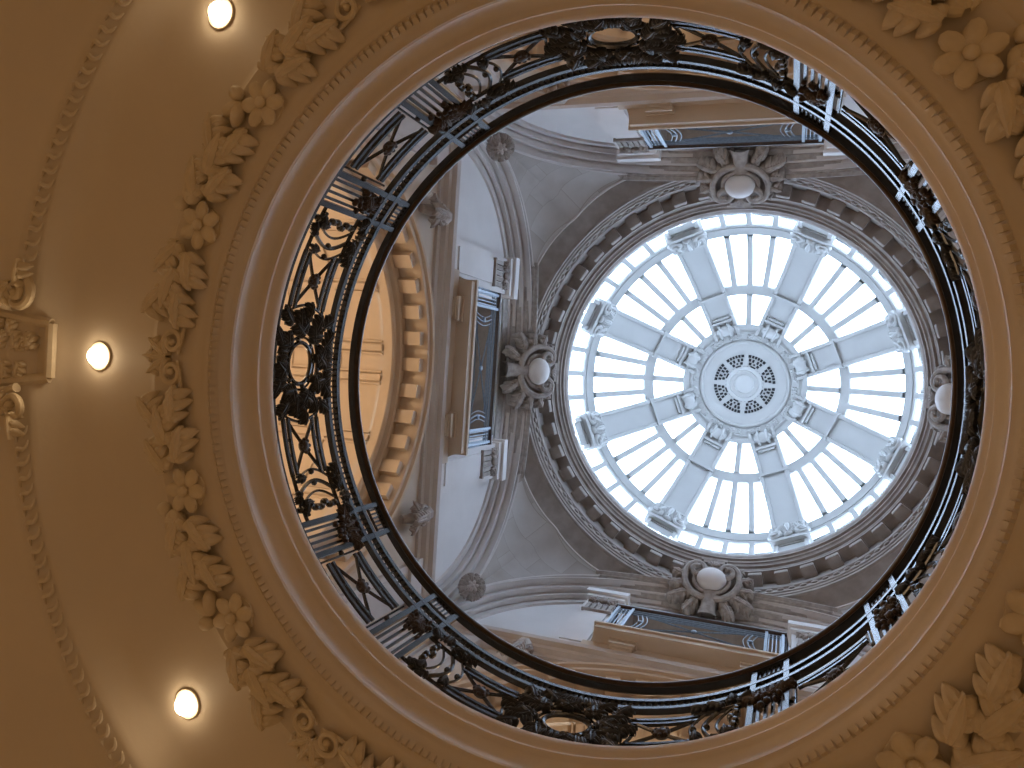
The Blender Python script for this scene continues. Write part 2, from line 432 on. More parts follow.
def make_posts(o, s):
    for oo in (30.5, 36.6):
        m = MB(); er, et, ez = bfr(o + s * oo)
        m.box(bp(o + s * oo, 4.63), er * .02, et * .019, ez * .50)
        m.obj('post', IRON, bal)
    for k in range(4):
        oo = 31.7 + 1.22 * k; m = MB(); er, et, ez = bfr(o + s * oo)
        m.box(bp(o + s * oo, 4.44), er * .008, et * .009, ez * .30); m.obj('baluster', IRON, bal)
    m = MB()
    q = MB(); seg_tube(q, o + s * 30.5, o + s * 36.6, 4.74, .010); q.obj('short_rail', IRON, bal)
    seg_tube(m, o + s * 30.5, o + s * 36.6, 4.99, .011)
    for k in range(6):
        oo = 31.37 + .87 * k; er, et, ez = bfr(o + s * oo); m.box(bp(o + s * oo, 5.055), er * .006, et * .007, ez * .065)
    m.obj('comb_panel', IRON, bal)
    m = MB()
    for k in range(26):
        oo = 33.55 + random.uniform(-2.3, 2.3); hh = 4.62 + random.uniform(-.13, .13)
        er, et, ez = bfr(o + s * oo)
        m.ell(bp(o + s * oo, hh, BR - random.uniform(.0, .035)), er * .022, et * random.uniform(.014, .026), ez * random.uniform(.014, .028), 7, 5)
    for k in range(6): leaf_b(m, o + s * (31.8 + .7 * k), 4.60, 40 + 20 * k, .13, .05)
    m.obj('leaf_cluster', BRONZE, bal)

def make_oval(o):
    m = MB(); er, et, ez = bfr(o)
    c = bp(o, 4.455)
    def ring(a, b, r, n=40): m.tube([bp(o + math.degrees(a / BR) * math.cos(2 * PI * k / n), 4.455 + b * math.sin(2 * PI * k / n)) for k in range(n)], r, 6, True)
    ring(.145, .128, .016); ring(.185, .165, .009); ring(.245, .215, .016)
    for k in range(12):
        a = 2 * PI * (k + .5) / 12
        if k % 3: m.ell(bp(o + math.degrees(.166 / BR) * math.cos(a), 4.455 + .147 * math.sin(a)), er * .018, et * .02, ez * .02, 7, 5)
    q = m.obj('oval_medallion', IRON, bal)
    m = MB()
    for k in range(16):
        a = 2 * PI * k / 16; leaf_b(m, o + math.degrees(.205 / BR) * math.cos(a), 4.455 + .18 * math.sin(a), math.degrees(a) + 60 * (1 if k % 2 else -1), .14, .075)
    for s in (-1, 1):
        for (oo, hh, ang, L, W) in ((5.5, 4.56, 20, .16, .07), (6.2, 4.40, -15, .16, .07), (7.3, 4.64, 60, .15, .06), (7.5, 4.30, -50, .15, .06), (8.2, 4.47, 0, .14, .06), (3.5, 4.70, 40, .15, .06), (3.5, 4.22, -40, .14, .06)):
            leaf_b(m, o + s * oo, hh, ang if s > 0 else 180 - ang, L, W)
        for hh, up in ((4.62, 1), (4.29, -1)):
            pts = [bp(o + s * (8.6 + 1.3 * (1 - .7 * i / 17) * math.cos(PI * 2.2 * i / 17)), hh + up * .05 * (1 - .7 * i / 17) * math.sin(PI * 2.2 * i / 17)) for i in range(18)]
            m.tube(pts, .013, 6)
    for k in range(9):
        off = -5 + 1.25 * k; leaf_b(m, o + off, 4.72, 90 + off * 8, .09, .05); leaf_b(m, o + off, 4.20, 90 + off * 5, .08, .05)
    m.obj('wreath', DULLIRON, q)
    for s in (-1, 1):
        p = MB()
        pts = [bp(o + s * (10.2 + 1.0 * math.sin(PI * i / 10)), 4.30 + .30 * i / 10) for i in range(11)]
        p.tube(pts, .010, 6); p.ell(bp(o + s * 9.9, 4.45), er * .024, et * .024, ez * .024, 8, 6)
        seg_tube(p, o + s * 7, o + s * 11, 4.262, .013); seg_tube(p, o + s * 7, o + s * 11, 4.64, .013)
        p.obj('end_arc', IRON, q)

for o in (0, 90, 180, 270):
    make_oval(o)
    for s in (-1, 1):
        a, b = sorted((o + s * 11.3, o + s * 20.6)); make_x(a, b)
        make_arcs(o, s); make_posts(o, s)
    make_x(o + 39.3, o + 50.7)
    for s, oo in ((1, 38.0), (-1, 52.0)):
        m = MB(); m.tube([bp(o + oo, 4.2 + .5 * i / 4) for i in range(5)], .008, 6); m.ell(bp(o + oo - s * .4, 4.45), *[e * .02 for e in bfr(o + oo)], 8, 6); m.obj('side_bar', IRON, bal)

# ------------------------------------------------------------------ gallery floor and the four tall walls
tag(MB().lathe([(2.075, 4.082), (8.6, 4.082), (8.6, 4.13), (2.10, 4.13), (2.075, 4.12), (2.075, 4.082)], 96).obj('floor_gallery', FLOORM), kind='structure')

WD = 4.20                      # wall plane
AC, ARO, ARI = 7.20, 2.75, 2.25  # arch centre height, outer and inner radius
COR = 10.72                    # cornice
FRONT, ASP, ACR = 3.92, 10.70, 14.58  # big arch: front plane, springing, crown
AW, AB, AN = 4.02, ACR - 10.70, 2.5

def arch_h(u):
    t = min(1.0, abs(u) / AW); return ASP + AB * (1 - t ** AN) ** (1 / AN)
def arch_curve(n=56):
    """(u, h) and the inward normal along the big arch"""
    out = []
    for i in range(n + 1):
        a = PI * i / n; c_, s_ = math.cos(a), math.sin(a)
        u = AW * math.copysign(abs(c_) ** (2 / AN), c_); h = ASP + AB * abs(s_) ** (2 / AN)
        nu = math.copysign(abs(u / AW) ** (AN - 1) / AW, u); nh = abs((h - ASP) / AB) ** (AN - 1) / AB
        L = math.hypot(nu, nh) or 1
        out.append((u, h, -nu / L, -nh / L))
    return out

def build_wall(name, k):
    root = tag(empty(name, pol(0, 0, 0) * 0 + V((0, 0, EYE)), R(PSI + 90 * k)), kind='structure')
    # lower wall with the arched opening (x outward, y along the wall, z height)
    w = MB(); top = COR; hw = 4.35
    pts = [(ARI * math.cos(PI * i / 40), AC + ARI * math.sin(PI * i / 40)) for i in range(41)]
    outer = []
    for (y, z) in pts:
        t = min((hw / abs(y)) if abs(y) > 1e-6 else 1e9, ((top - AC) / (z - AC)) if z - AC > 1e-6 else 1e9)
        outer.append((y * t, AC + (z - AC) * t))
    w.grid([[(WD, y, z) for y, z in pts], [(WD, y, z) for y, z in outer]])
    # exact corners
    for s in (1, -1): w.face([(WD, s * hw, AC), (WD, s * ARI, AC), (WD, s * ARI, 4.13), (WD, s * hw, 4.13)])
    for s in (1, -1):
        c1 = [p for p in outer if abs(abs(p[0]) - hw) < 1e-6 and p[0] * s > 0]; c2 = [p for p in outer if abs(p[1] - top) < 1e-6 and p[0] * s > 0]
        if c1 and c2:
            a_ = max(c1, key=lambda p: p[1]); b_ = max(c2, key=lambda p: abs(p[0])); w.face([(WD, *a_), (WD, s * hw, top), (WD, *b_)])
    wall = w.obj('wall_face', WALLST, root, smooth=False)
    # barrel vault behind the arch
    vd = 7.6; v = MB()
    path = [(-ARI, 4.13)] + [(-p[0], p[1]) for p in pts] + [(ARI, 4.13)]
    v.grid([[(WD + .1, y, z) for y, z in path], [(vd, y, z) for y, z in path]])
    ax = [( -ARI * .98, 4.13)] + [(-p[0] * .98, AC + (p[1] - AC) * .98) for p in pts] + [(ARI * .98, 4.13)]
    for d0, d1 in ((WD, WD + .14), (WD + .78, WD + .92), (WD + 1.6, WD + 1.74), (WD + 2.5, WD + 2.64)):
        inn = .985 if d0 > WD else 1.0
        q0 = [(y * inn, AC + (z - AC) * inn if z > AC else z) for y, z in path]
        v.grid([[(d0, y * 1.03, AC + (z - AC) * 1.03 if z > AC else z) for y, z in path], [(d0, y, z) for y, z in q0], [(d1, y, z) for y, z in q0], [(d1, y * 1.03, AC + (z - AC) * 1.03 if z > AC else z) for y, z in path]])
    for ang in (14, 38, 62, 84.5, 95.5, 118, 142, 166):
        a = R(ang); er = V((0, math.cos(a), math.sin(a))); et = V((0, -math.sin(a), math.cos(a)))
        v.box(V(((WD + .1 + vd) / 2, 0, AC)) + er * (ARI - .005), V(((vd - WD - .1) / 2, 0, 0)), et * .045, er * .04)
        for dd in (-1, 1): v.box(V(((WD + .1 + vd) / 2, 0, AC)) + er * (ARI - .0) + et * (.085 * dd), V(((vd - WD - .1) / 2, 0, 0)), et * .012, er * .03)
    v.face([(vd, y, z) for y, z in path])
    for s in (1, -1):                                          # impost mouldings in the vault
        v.abox(WD, vd, min(s * ARI, s * (ARI - .09)), max(s * ARI, s * (ARI - .09)), AC - .2, AC - .02)
        for d0 in (4.9, 6.2): v.abox(d0, d0 + .7, min(s * ARI, s * (ARI - .06)), max(s * ARI, s * (ARI - .06)), 4.13, AC - .2)
    v.obj('vault', WALLST, root, 30)
    # archivolt
    prof = [(ARI, WD + .02), (ARI, WD - .04), (ARI + .03, WD - .06), (ARI + .09, WD - .06), (ARI + .11, WD - .03), (ARI + .14, WD - .03), (ARI + .17, WD - .08), (ARI + .22, WD - .09), (ARI + .24, WD - .06), (ARI + .36, WD - .06),
            (ARI + .365, WD - .38), (ARI + .38, WD - .41), (ARI + .42, WD - .42), (ARI + .44, WD - .40), (ARI + .46, WD - .45), (ARO, WD - .46), (ARO + .02, WD - .40), (ARO + .02, WD + .02)]
    a = MB(); rows = [[(d, r * math.cos(PI * i / 64), AC + r * math.sin(PI * i / 64)) for r, d in prof] for i in range(65)]
    a.grid(rows, cj=True); a.obj('archivolt', WALLST, root, 30)
    for i in range(21):
        an = PI * (i + .5) / 21; er = V((0, math.cos(an), math.sin(an))); et = V((0, -math.sin(an), math.cos(an)))
        d = MB(); d.box(V((WD - .205, 0, AC)) + er * (ARI + .305), V((.145, 0, 0)), et * .095, er * .06); d.obj('dentil', WALLST, root, smooth=False)
    # spandrel brackets under the cornice
    for s in (1, -1):
        b = MB(); c = V((WD - .12, s * 2.30, COR - .42))
        b.tube([c + V((.08, 0, .35)), c + V((-.06, 0, .30)), c + V((-.10, 0, .1)), c + V((-.02, 0, -.15)), c + V((.06, 0, -.3))], lambda t: .13 - .07 * t, 8, flat=1.1)
        for q in (-1, 1):
            b.tube([c + V((-.06, q * (.09 + .06 * math.cos(2 * PI * i / 10)), .18 + .07 * math.sin(2 * PI * i / 10))) for i in range(10)], .03, 6, True)
            b.leaf(c + V((-.04, q * .05, .05)), (0, q * .7, -1), (0, 1, q * .7), (-1, 0, 0), .32, .10, 4, .05, .06)
        b.leaf(c + V((-.1, 0, .2)), (0, 0, -1), (0, 1, 0), (-1, 0, 0), .5, .13, 5, .05, .08)
        b.obj('bracket', CARVED, root)
    # corner pilaster strips
    for s in (1, -1):
        for u0, u1, dd in ((3.05, 3.62, .07), (3.72, 4.15, .22)):
            b = MB(); y0, y1 = sorted((s * u0, s * u1)); b.abox(WD - dd, WD + .05, y0, y1, 4.13, COR - .05)
            b.abox(WD - dd - .03, WD, y0 + .09, y1 - .09, 4.5, COR - .7); b.abox(WD - dd - .06, WD, y0 - .04, y1 + .04, COR - .42, COR - .05); b.abox(WD - dd - .05, WD, y0 - .03, y1 + .03, 4.13, 4.4)
            b.obj('pilaster', STONE, root, smooth=False)
    # cornice
    prof = [(WD + .05, COR - .10), (WD - .05, COR - .10), (WD - .07, COR - .04), (WD - .14, COR), (WD - .16, COR + .06), (WD - .23, COR + .09), (WD - .25, COR + .17), (WD - .22, COR + .22), (WD + .05, COR + .24)]
    c = MB(); c.grid([[(d, y, z) for d, z in prof] for y in (-4.3, 4.3)], cj=True); c.face([(d, -4.3, z) for d, z in prof]); c.face([(d, 4.3, z) for d, z in prof]); c.obj('cornice', STONE, root, 30)
    # lunette wall above the cornice
    LD = WD + .10; l = MB(); ow, oh0, oh1 = 1.30, 11.2, 13.9
    def up(u): return arch_h(u) + .1
    us = [-4.0 + 8.0 * i / 60 for i in range(61)]
    us = sorted(set([round(u, 4) for u in us if not (abs(abs(u) - ow) < .05)] + [-ow, ow]))
    for a_, b_ in zip(us[:-1], us[1:]):
        z0 = oh1 if abs((a_ + b_) / 2) < ow else COR
        l.face([(LD, a_, z0), (LD, b_, z0), (LD, b_, up(b_)), (LD, a_, up(a_))])
    l.obj('lunette', LUNETTE, root, smooth=False)
    l = MB()
    for s in (1, -1): l.face([(LD, s * ow, oh0 - .3), (LD + .8, s * ow, oh0 - .3), (LD + .8, s * ow, oh1), (LD, s * ow, oh1)])
    l.face([(LD, -ow, oh1), (LD, ow, oh1), (LD + .8, ow, oh1), (LD + .8, -ow, oh1)])
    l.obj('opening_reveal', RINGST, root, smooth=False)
    l = MB(); l.abox(LD + .75, LD + .82, -ow, ow, oh0 - .3, oh1)
    for s in (1, -1): l.abox(LD + .70, LD + .76, min(s * .12, s * 1.1), max(s * .12, s * 1.1), oh0, oh1 - .25)
    l.obj('balcony_door', DOORW, root, smooth=False)
    # big arch with stepped mouldings
    prof = [(.0, .02), (.0, -.03), (.03, -.055), (.07, -.055), (.075, .03), (.05, .04), (.05, .09), (.085, .10), (.13, .085), (.15, .10), (.155, .17), (.125, .18), (.125, .225), (.17, .22), (.21, .225), (.215, .285), (.19, .29), (.19, .33), (.24, .325), (.31, .335), (.315, .38), (.29, .385), (.29, .415), (.36, .42), (.38, .50)]
    g = MB(); cv = arch_curve()
    g.grid([[(FRONT + d, u + nu * e, h + nh * e) for e, d in prof] for u, h, nu, nh in cv]); g.obj('great_arch', STONE, root, 25)
    # straight entablature across the crown of the great arch, between the pilasters
    prof = [(.0, .06), (.0, -.15), (.025, -.17), (.055, -.17), (.06, -.10), (.085, -.09), (.085, -.01), (.12, .0), (.125, .10), (.15, .12), (.19, .12), (.195, .21), (.225, .22), (.235, .34), (.6, .36)]
    e_ = MB(); e_.grid([[(FRONT + d, u, arch_h(abs(u) * .82) - e) for e, d in prof] for u in [-2.15 + 4.3 * i / 24 for i in range(25)]])
    for s in (1, -1): e_.face([(FRONT + d, s * 2.15, arch_h(2.15 * .82) - e) for e, d in prof] + [(LD, s * 2.15, arch_h(2.15) - .9), (LD, s * 2.15, arch_h(2.15) - 0)])
    e_.obj('entablature', CARVED, root, 25)  # darker than the arch stone: soffit shade put into the colour
    # pilasters flanking the balcony
    for s in (1, -1):
        y0, y1 = 1.42, 2.08
        Y = lambda a, b: sorted((s * a, s * b))
        b = MB(); b.abox(LD - .22, LD, *Y(y0, y1), COR + .2, 13.75); b.abox(LD - .25, LD, *Y(y0 + .12, y1 - .12), COR + .55, 12.75)
        b.abox(LD - .27, LD, *Y(y0 - .05, y1 + .05), COR + .2, COR + .42)
        b.abox(LD - .36, LD, *Y(y0 - .06, y1 + .06), 13.62, 13.80); b.abox(LD - .30, LD, *Y(y0 - .02, y1 + .02), 13.50, 13.62)
        p = b.obj('balcony_pilaster', LUNETTE, root, smooth=False)
        b = MB(); cy = s * (y0 + y1) / 2; d0 = LD - .25
        for q in (-.2, -.1, 0, .1, .2): b.box((d0, cy + q, 13.0), (.03, 0, 0), (0, .034, 0), (0, 0, .17))
        for q in (-1, 1):
            b.tube([V((d0 - .03, cy + q * (.17 + .07 * math.cos(2 * PI * i / 10)), 13.32 + .08 * math.sin(2 * PI * i / 10))) for i in range(10)], .035, 6, True)
            b.leaf((d0, cy + q * .1, 13.2), (0, q, .7), (0, .7, -q), (-1, 0, 0), .2, .06, 3)
        b.ell((d0 - .03, cy, 13.36), (.06, 0, 0), (0, .09, 0), (0, 0, .09)); b.box((d0 - .01, cy, 12.80), (.03, 0, 0), (0, .26, 0), (0, 0, .025))
        b.obj('capital', CARVED, p)
    return root

for nm, k in (('wall_left', 2), ('wall_right', 0), ('wall_front', 1), ('wall_back', 3)): build_wall(nm, k)

# ------------------------------------------------------------------ pendentives
RR, RH = 3.985, 14.62
def pend_pt(phi, t, lift=0.0):
    """phi 0..90 within the corner; t 0 at the arch edge, 1 at the ring"""
    a = R(phi)
    if phi <= 45: d, u = FRONT, FRONT * math.tan(a)
    else: d, u = FRONT * math.tan(R(90 - phi)), FRONT
    w_ = u if phi <= 45 else d
    P = V((d, u, arch_h(min(w_, 3.86))))
    Q = V((RR * math.cos(a), RR * math.sin(a), RH))
    L = (Q - P).length
    p = P.lerp(Q, t)
    out = V((math.cos(a), math.sin(a), 0)); 
    bul = .14 * L * math.sin(PI * t)
    n = (out * .8 + V((0, 0, .6))).normalized()
    return p + n * (bul - lift)
for k, nm in enumerate(('ceiling_pendentive',) * 4):
    rt = tag(empty(nm, (0, 0, EYE), R(PSI + 90 * k)), kind='structure')
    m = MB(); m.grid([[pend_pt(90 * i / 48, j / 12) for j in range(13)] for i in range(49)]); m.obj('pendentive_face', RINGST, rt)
    # raised block panel with a small frame
    def tt(phi, f):
        L = (pend_pt(phi, 1) - pend_pt(phi, 0)).length
        t0 = .10 / L; t1 = max(t0 + .02, 1 - .40 / L)
        return t0 + (t1 - t0) * f
    m = MB(); N1, N2 = 44, 12; lo, hi = 28.5, 61.5
    rows = []
    for i in range(N1 + 1):
        ph = lo + (hi - lo) * i / N1
        row = [pend_pt(ph, tt(ph, 0), -.02)] + [pend_pt(ph, tt(ph, j / N2), .045) for j in range(N2 + 1)] + [pend_pt(ph, tt(ph, 1), -.02)]
        rows.append(row)
    ends = [[pend_pt(lo, tt(lo, min(1, max(0, (j - 1) / N2))), -.02) for j in range(N2 + 3)], [pend_pt(hi, tt(hi, min(1, max(0, (j - 1) / N2))), -.02) for j in range(N2 + 3)]]
    m.grid([ends[0]] + rows + [ends[1]])
    o = m.obj('block_panel', BLOCKS, rt, 25)
    uvl = o.data.uv_layers.new(name='UVMap')
    for lp in o.data.loops:
        co = o.data.vertices[lp.vertex_index].co
        uvl.data[lp.index].uv = ((co.y - co.x) * .707 + .3, co.z * 1.25)
    m = MB()
    for f in (0.0, 1.0):
        m.tube([pend_pt(lo + (hi - lo) * i / 40, tt(lo + (hi - lo) * i / 40, f), .035) for i in range(41)], .028, 6)
    for ph in (lo, hi): m.tube([pend_pt(ph, tt(ph, i / 8), .035) for i in range(9)], .028, 6)
    m.obj('panel_frame', STONE, rt)

# ------------------------------------------------------------------ ring of the dome
prof = [(4.30, 14.62), (4.00, 14.60), (3.975, 14.61), (3.965, 14.66), (3.985, 14.69), (3.95, 14.70), (3.94, 14.74), (3.955, 14.77), (3.92, 14.78), (3.915, 14.90), (3.93, 14.92),
        (3.88, 14.94), (3.865, 15.0), (3.885, 15.04), (3.92, 15.06), (3.92, 15.50), (3.675, 15.50), (3.675, 15.56), (3.655, 15.59), (3.65, 15.62), (3.60, 15.625), (3.60, 15.66), (3.575, 15.69), (3.54, 15.70), (3.535, 15.73), (3.56, 15.75),
        (3.535, 15.78), (3.49, 15.785), (3.485, 15.83), (3.46, 15.86), (3.452, 15.89), (3.447, 15.95), (3.60, 16.05), (3.64, 16.56), (4.05, 16.56), (4.3, 16.0), (4.30, 14.62)]
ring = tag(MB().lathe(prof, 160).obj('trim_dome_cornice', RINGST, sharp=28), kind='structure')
for i in range(48):
    dg = 360 * (i + .5) / 48; a = R(dg + PSI); er = V((math.cos(a), math.sin(a), 0)); et = V((-math.sin(a), math.cos(a), 0)); ez = V((0, 0, 1))
    m = MB(); c = V((0, 0, 15.39 + EYE))
    m.box(c + er * 3.81, er * .115, et * .125, ez * .11); m.box(c + er * 3.70, er * .012, et * .115, ez * .085); m.box(c + er * 3.80 + ez * .09, er * .135, et * .145, ez * .022)
    m.obj('modillion', RINGST, ring, smooth=False)
m = MB()
for i in range(120):
    a = R(3 * i + PSI); m.ell(V((3.90 * math.cos(a), 3.90 * math.sin(a), 14.87 + EYE)), (.028 * math.cos(a), .028 * math.sin(a), 0), (-.07 * math.sin(a), .07 * math.cos(a), 0), (0, 0, .05), 7, 4)
m.obj('leaf_moulding', RINGST, ring)

# ------------------------------------------------------------------ glazed dome
SA, SB, SH = 3.72, 3.85, 16.57
sky = tag(empty('dome_skylight', (0, 0, SH + EYE)), 'round glazed dome skylight with eight broad white ribs and a pierced centre boss', 'skylight')
def sp(t, deg, off=0.0):
    """t 0 base .. 90 crown; off: inward"""
    a = R(deg + PSI); c_, s_ = math.cos(R(t)), math.sin(R(t))
    n = V((c_ / SA, s_ / SB)).normalized()
    r = SA * c_ - off * n[0]; h = SB * s_ - off * n[1]
    return V((r * math.cos(a), r * math.sin(a), h))
def t_of_r(r): return math.degrees(math.acos(r / SA))
T0, TA0, TA1, TB0, TB1, TD = 0.0, t_of_r(3.565), t_of_r(3.42), t_of_r(2.43), t_of_r(2.23), t_of_r(1.40)
def band(mb, t0, t1, off, a0=0, a1=360, thick=.12, n=96, steps=4):
    full = a1 - a0 >= 359.9; rows = []
    for i in range(n if full else n + 1):
        dg = a0 + (a1 - a0) * i / n
        rows.append([sp(t0, dg, off - thick)] + [sp(t0 + (t1 - t0) * j / steps, dg, off) for j in range(steps + 1)] + [sp(t1, dg, off - thick)])
    mb.grid(rows, ci=full)
m = MB(); band(m, TA0, TA1, .02, thick=.05); band(m, TA0 + 1.6, TA1 - .5, .035, thick=.03); m.obj('lower_ring', WHITEP, sky, 30)
m = MB(); band(m, TB0, TB1, .03, thick=.07); m.obj('upper_ring', WHITEP, sky, 30)
m = MB(); band(m, -2.0, .2, .0, thick=.05); m.obj('base_ring', WHITEP, sky, 30)
for b_ in range(8):
    ctr = 45 * b_; rib = ctr + 22.5
    # rib with a sunk panel, a capital at its foot and a scroll at its head
    m = MB(); n = 22; hwid = lambda t: .385 - .045 * (t / 70)
    rows = []; r2 = []; r3 = []
    for i in range(n + 1):
        t = 1.0 + (TD + 2 - 1.0) * i / n
        w = hwid(t); rr = (sp(t, rib, .2)).xy.length
        def P(y, off):
            p = sp(t, rib, off); a = R(rib + PSI); return p + V((-math.sin(a), math.cos(a), 0)) * y
        rows.append([P(-w, -.05), P(-w, .10), P(-w * .93, .16), P(-w * .72, .175), P(-w * .70, .12), P(w * .70, .12), P(w * .72, .175), P(w * .93, .16), P(w, .10), P(w, -.05)])
    m.grid(rows); rb = m.obj('rib', WHITEP, sky, 25)
    a = R(rib + PSI); et = V((-math.sin(a), math.cos(a), 0))
    def fr(t):
        p0, p1 = sp(t - .5, rib), sp(t + .5, rib); d = (p1 - p0).normalized(); nn = (sp(t, rib, 1) - sp(t, rib)).normalized(); return sp(t, rib, .16), d, nn
    m = MB(); c, d, nn = fr(14.5)
    m.box(c + d * .50, et * .36, d * .035, nn * .05); m.box(c + d * .42, et * .40, d * .03, nn * .035)
    for q in (-1, 1):
        pts = [c + et * (q * (.27 + .14 * (1 - .7 * i / 20) * math.cos(PI * 2.6 * i / 20))) - d * (.12 + .14 * (1 - .7 * i / 20) * math.sin(PI * 2.6 * i / 20)) + nn * (.10 + .06 * i / 20) for i in range(21)]
        m.tube(pts, .055, 7)
        m.leaf(c + d * .34 + et * (q * .16), -d + et * (.25 * q), et, nn, .46, .13, 4, .10, .09)
        m.leaf(c + d * .38 + et * (q * .34), -d, et, nn, .35, .10, 4, .08, .08)
    m.leaf(c + d * .38, -d, et, nn, .55, .16, 5, .12, .12)
    m.box(c - d * .33, et * .43, d * .06, nn * .12); m.box(c - d * .02 - nn * .04, et * .37, d * .42, nn * .05)
    m.ell(c - d * .22 + nn * .12, et * .10, d * .08, nn * .08)
    m.obj('capital', WHITEP, rb)
    m = MB(); c, d, nn = fr(TD - 1.5)
    for q in (-1, 1):
        pts = [c + et * (q * .11) + d * (.15 * (1 - .75 * i / 24) * math.cos(PI * 3 * i / 24)) + nn * (.0 + .08 * (1 - .75 * i / 24) * math.sin(PI * 3 * i / 24)) for i in range(25)]
        m.tube(pts, .04, 6, flat=2.0)
    m.ell(c + nn * .04, et * .22, d * .14, nn * .08, 14, 8); m.box(c - d * .25, et * .26, d * .03, nn * .04); m.box(c - d * .33, et * .2, d * .025, nn * .03)
    m.obj('scroll', WHITEP, rb)
    m = MB(); t = t_of_r(2.355)
    c, d, nn = fr(t); m.box(c + nn * .0, et * .36, d * .035, nn * .035); m.obj('rib_band', WHITEP, rb)
    # glazing bars and panes
    def bar(dg, t0, t1, w=.075, lo_=-.06, hi_=.07):
        mb = MB(); a = R(dg + PSI); e = V((-math.sin(a), math.cos(a), 0)); rows = []
        for i in range(9):
            t = t0 + (t1 - t0) * i / 8; rows.append([sp(t, dg, lo_) - e * w, sp(t, dg, hi_) - e * w * .8, sp(t, dg, hi_) + e * w * .8, sp(t, dg, lo_) + e * w])
        mb.grid(rows, cj=True); return mb.obj('glazing_bar', WHITEP, sky, 30)
    hw0 = math.degrees(.30 / 3.6)
    for q in (-1, 0, 1):
        bar(ctr + q * 8.9, T0, TA0, .065, -.01, .05); bar(ctr + q * 8.6, TA1, TB0)
    bar(ctr, TB1, TD + 1)
    for t0, t1 in ((T0, TA0 + .8), (TA1 - .8, TB0 + .6), (TB1 - .6, TD + 1.5)):
        mb = MB(); mb.grid([[sp(t0 + (t1 - t0) * j / 6, ctr - 22 + 44 * i / 12, -.03) for j in range(7)] for i in range(13)]); mb.obj('glass_panes', GLASS, sky)
# centre boss
HD = 20.04 - SH
prof = [(1.50, HD - .15), (1.42, HD - .06), (1.40, HD - .0), (1.36, HD + .03), (1.30, HD - .0), (1.26, HD + .04), (1.12, HD + .10), (1.08, HD + .06), (1.03, HD + .06), (1.0, HD + .10), (.88, HD + .13), (.80, HD + .135), (.46, HD + .135), (.42, HD + .10), (.36, HD + .09), (.34, HD + .13), (.24, HD + .14), (.22, HD + .11), (.16, HD + .10), (0.001, HD + .10), (.001, HD + .35), (1.50, HD + .2)]
bossd = MB().lathe(prof, 96, z0=0).obj('centre_boss', WHITEP, sky, 28)
m = MB()
for i in range(16):
    a = R(22.5 * i + PSI); er = V((math.cos(a), math.sin(a), 0)); et = V((-math.sin(a), math.cos(a), 0))
    m.leaf(er * 1.20 + V((0, 0, HD + .05)), et, er, (0, 0, -1), .4, .09, 4, .03, .02)
m.obj('leaf_band', WHITEP, bossd)
hz = HD + .135
def hole_patch(m, r0, r1, d0, d1):  # thin dark solid on the boss, standing in for an unlit opening
    n = 4; p = [(r0 * .87, d0 + (d1 - d0) * i / n) for i in range(n + 1)] + [(r1 * .87, d1 - (d1 - d0) * i / n) for i in range(n + 1)]
    m.prism([V((r * math.cos(R(g + PSI)), r * math.sin(R(g + PSI)), hz - .012)) for r, g in p], (0, 0, .04))
for k in range(8):
    g = 45 * k + 22.5; m = MB()
    for q in (-1, 1):
        hole_patch(m, .78, .86, g + q * 15.5 - 2.8, g + q * 15.5 + 2.8); hole_patch(m, .78, .86, g + q * 8.8 - 2.2, g + q * 8.8 + 2.2); hole_patch(m, .78, .86, g + q * 3 - 2.1, g + q * 3 + 2.1)
        hole_patch(m, .67, .75, g + q * 13.5 - 2.6, g + q * 13.5 + 2.6); hole_patch(m, .57, .645, g + q * 11 - 3.4, g + q * 11 + 3.4); hole_patch(m, .66, .75, g + q * 5.5 - 2.4, g + q * 5.5 + 2.4)
        hole_patch(m, .49, .52, g + q * 17 - 2, g + q * 17 + 2)
    hole_patch(m, .49, .555, g - 8, g + 8); hole_patch(m, .59, .64, g - 2.5, g + 2.5)
    m.obj('hole_patches', DARK, bossd, smooth=False)

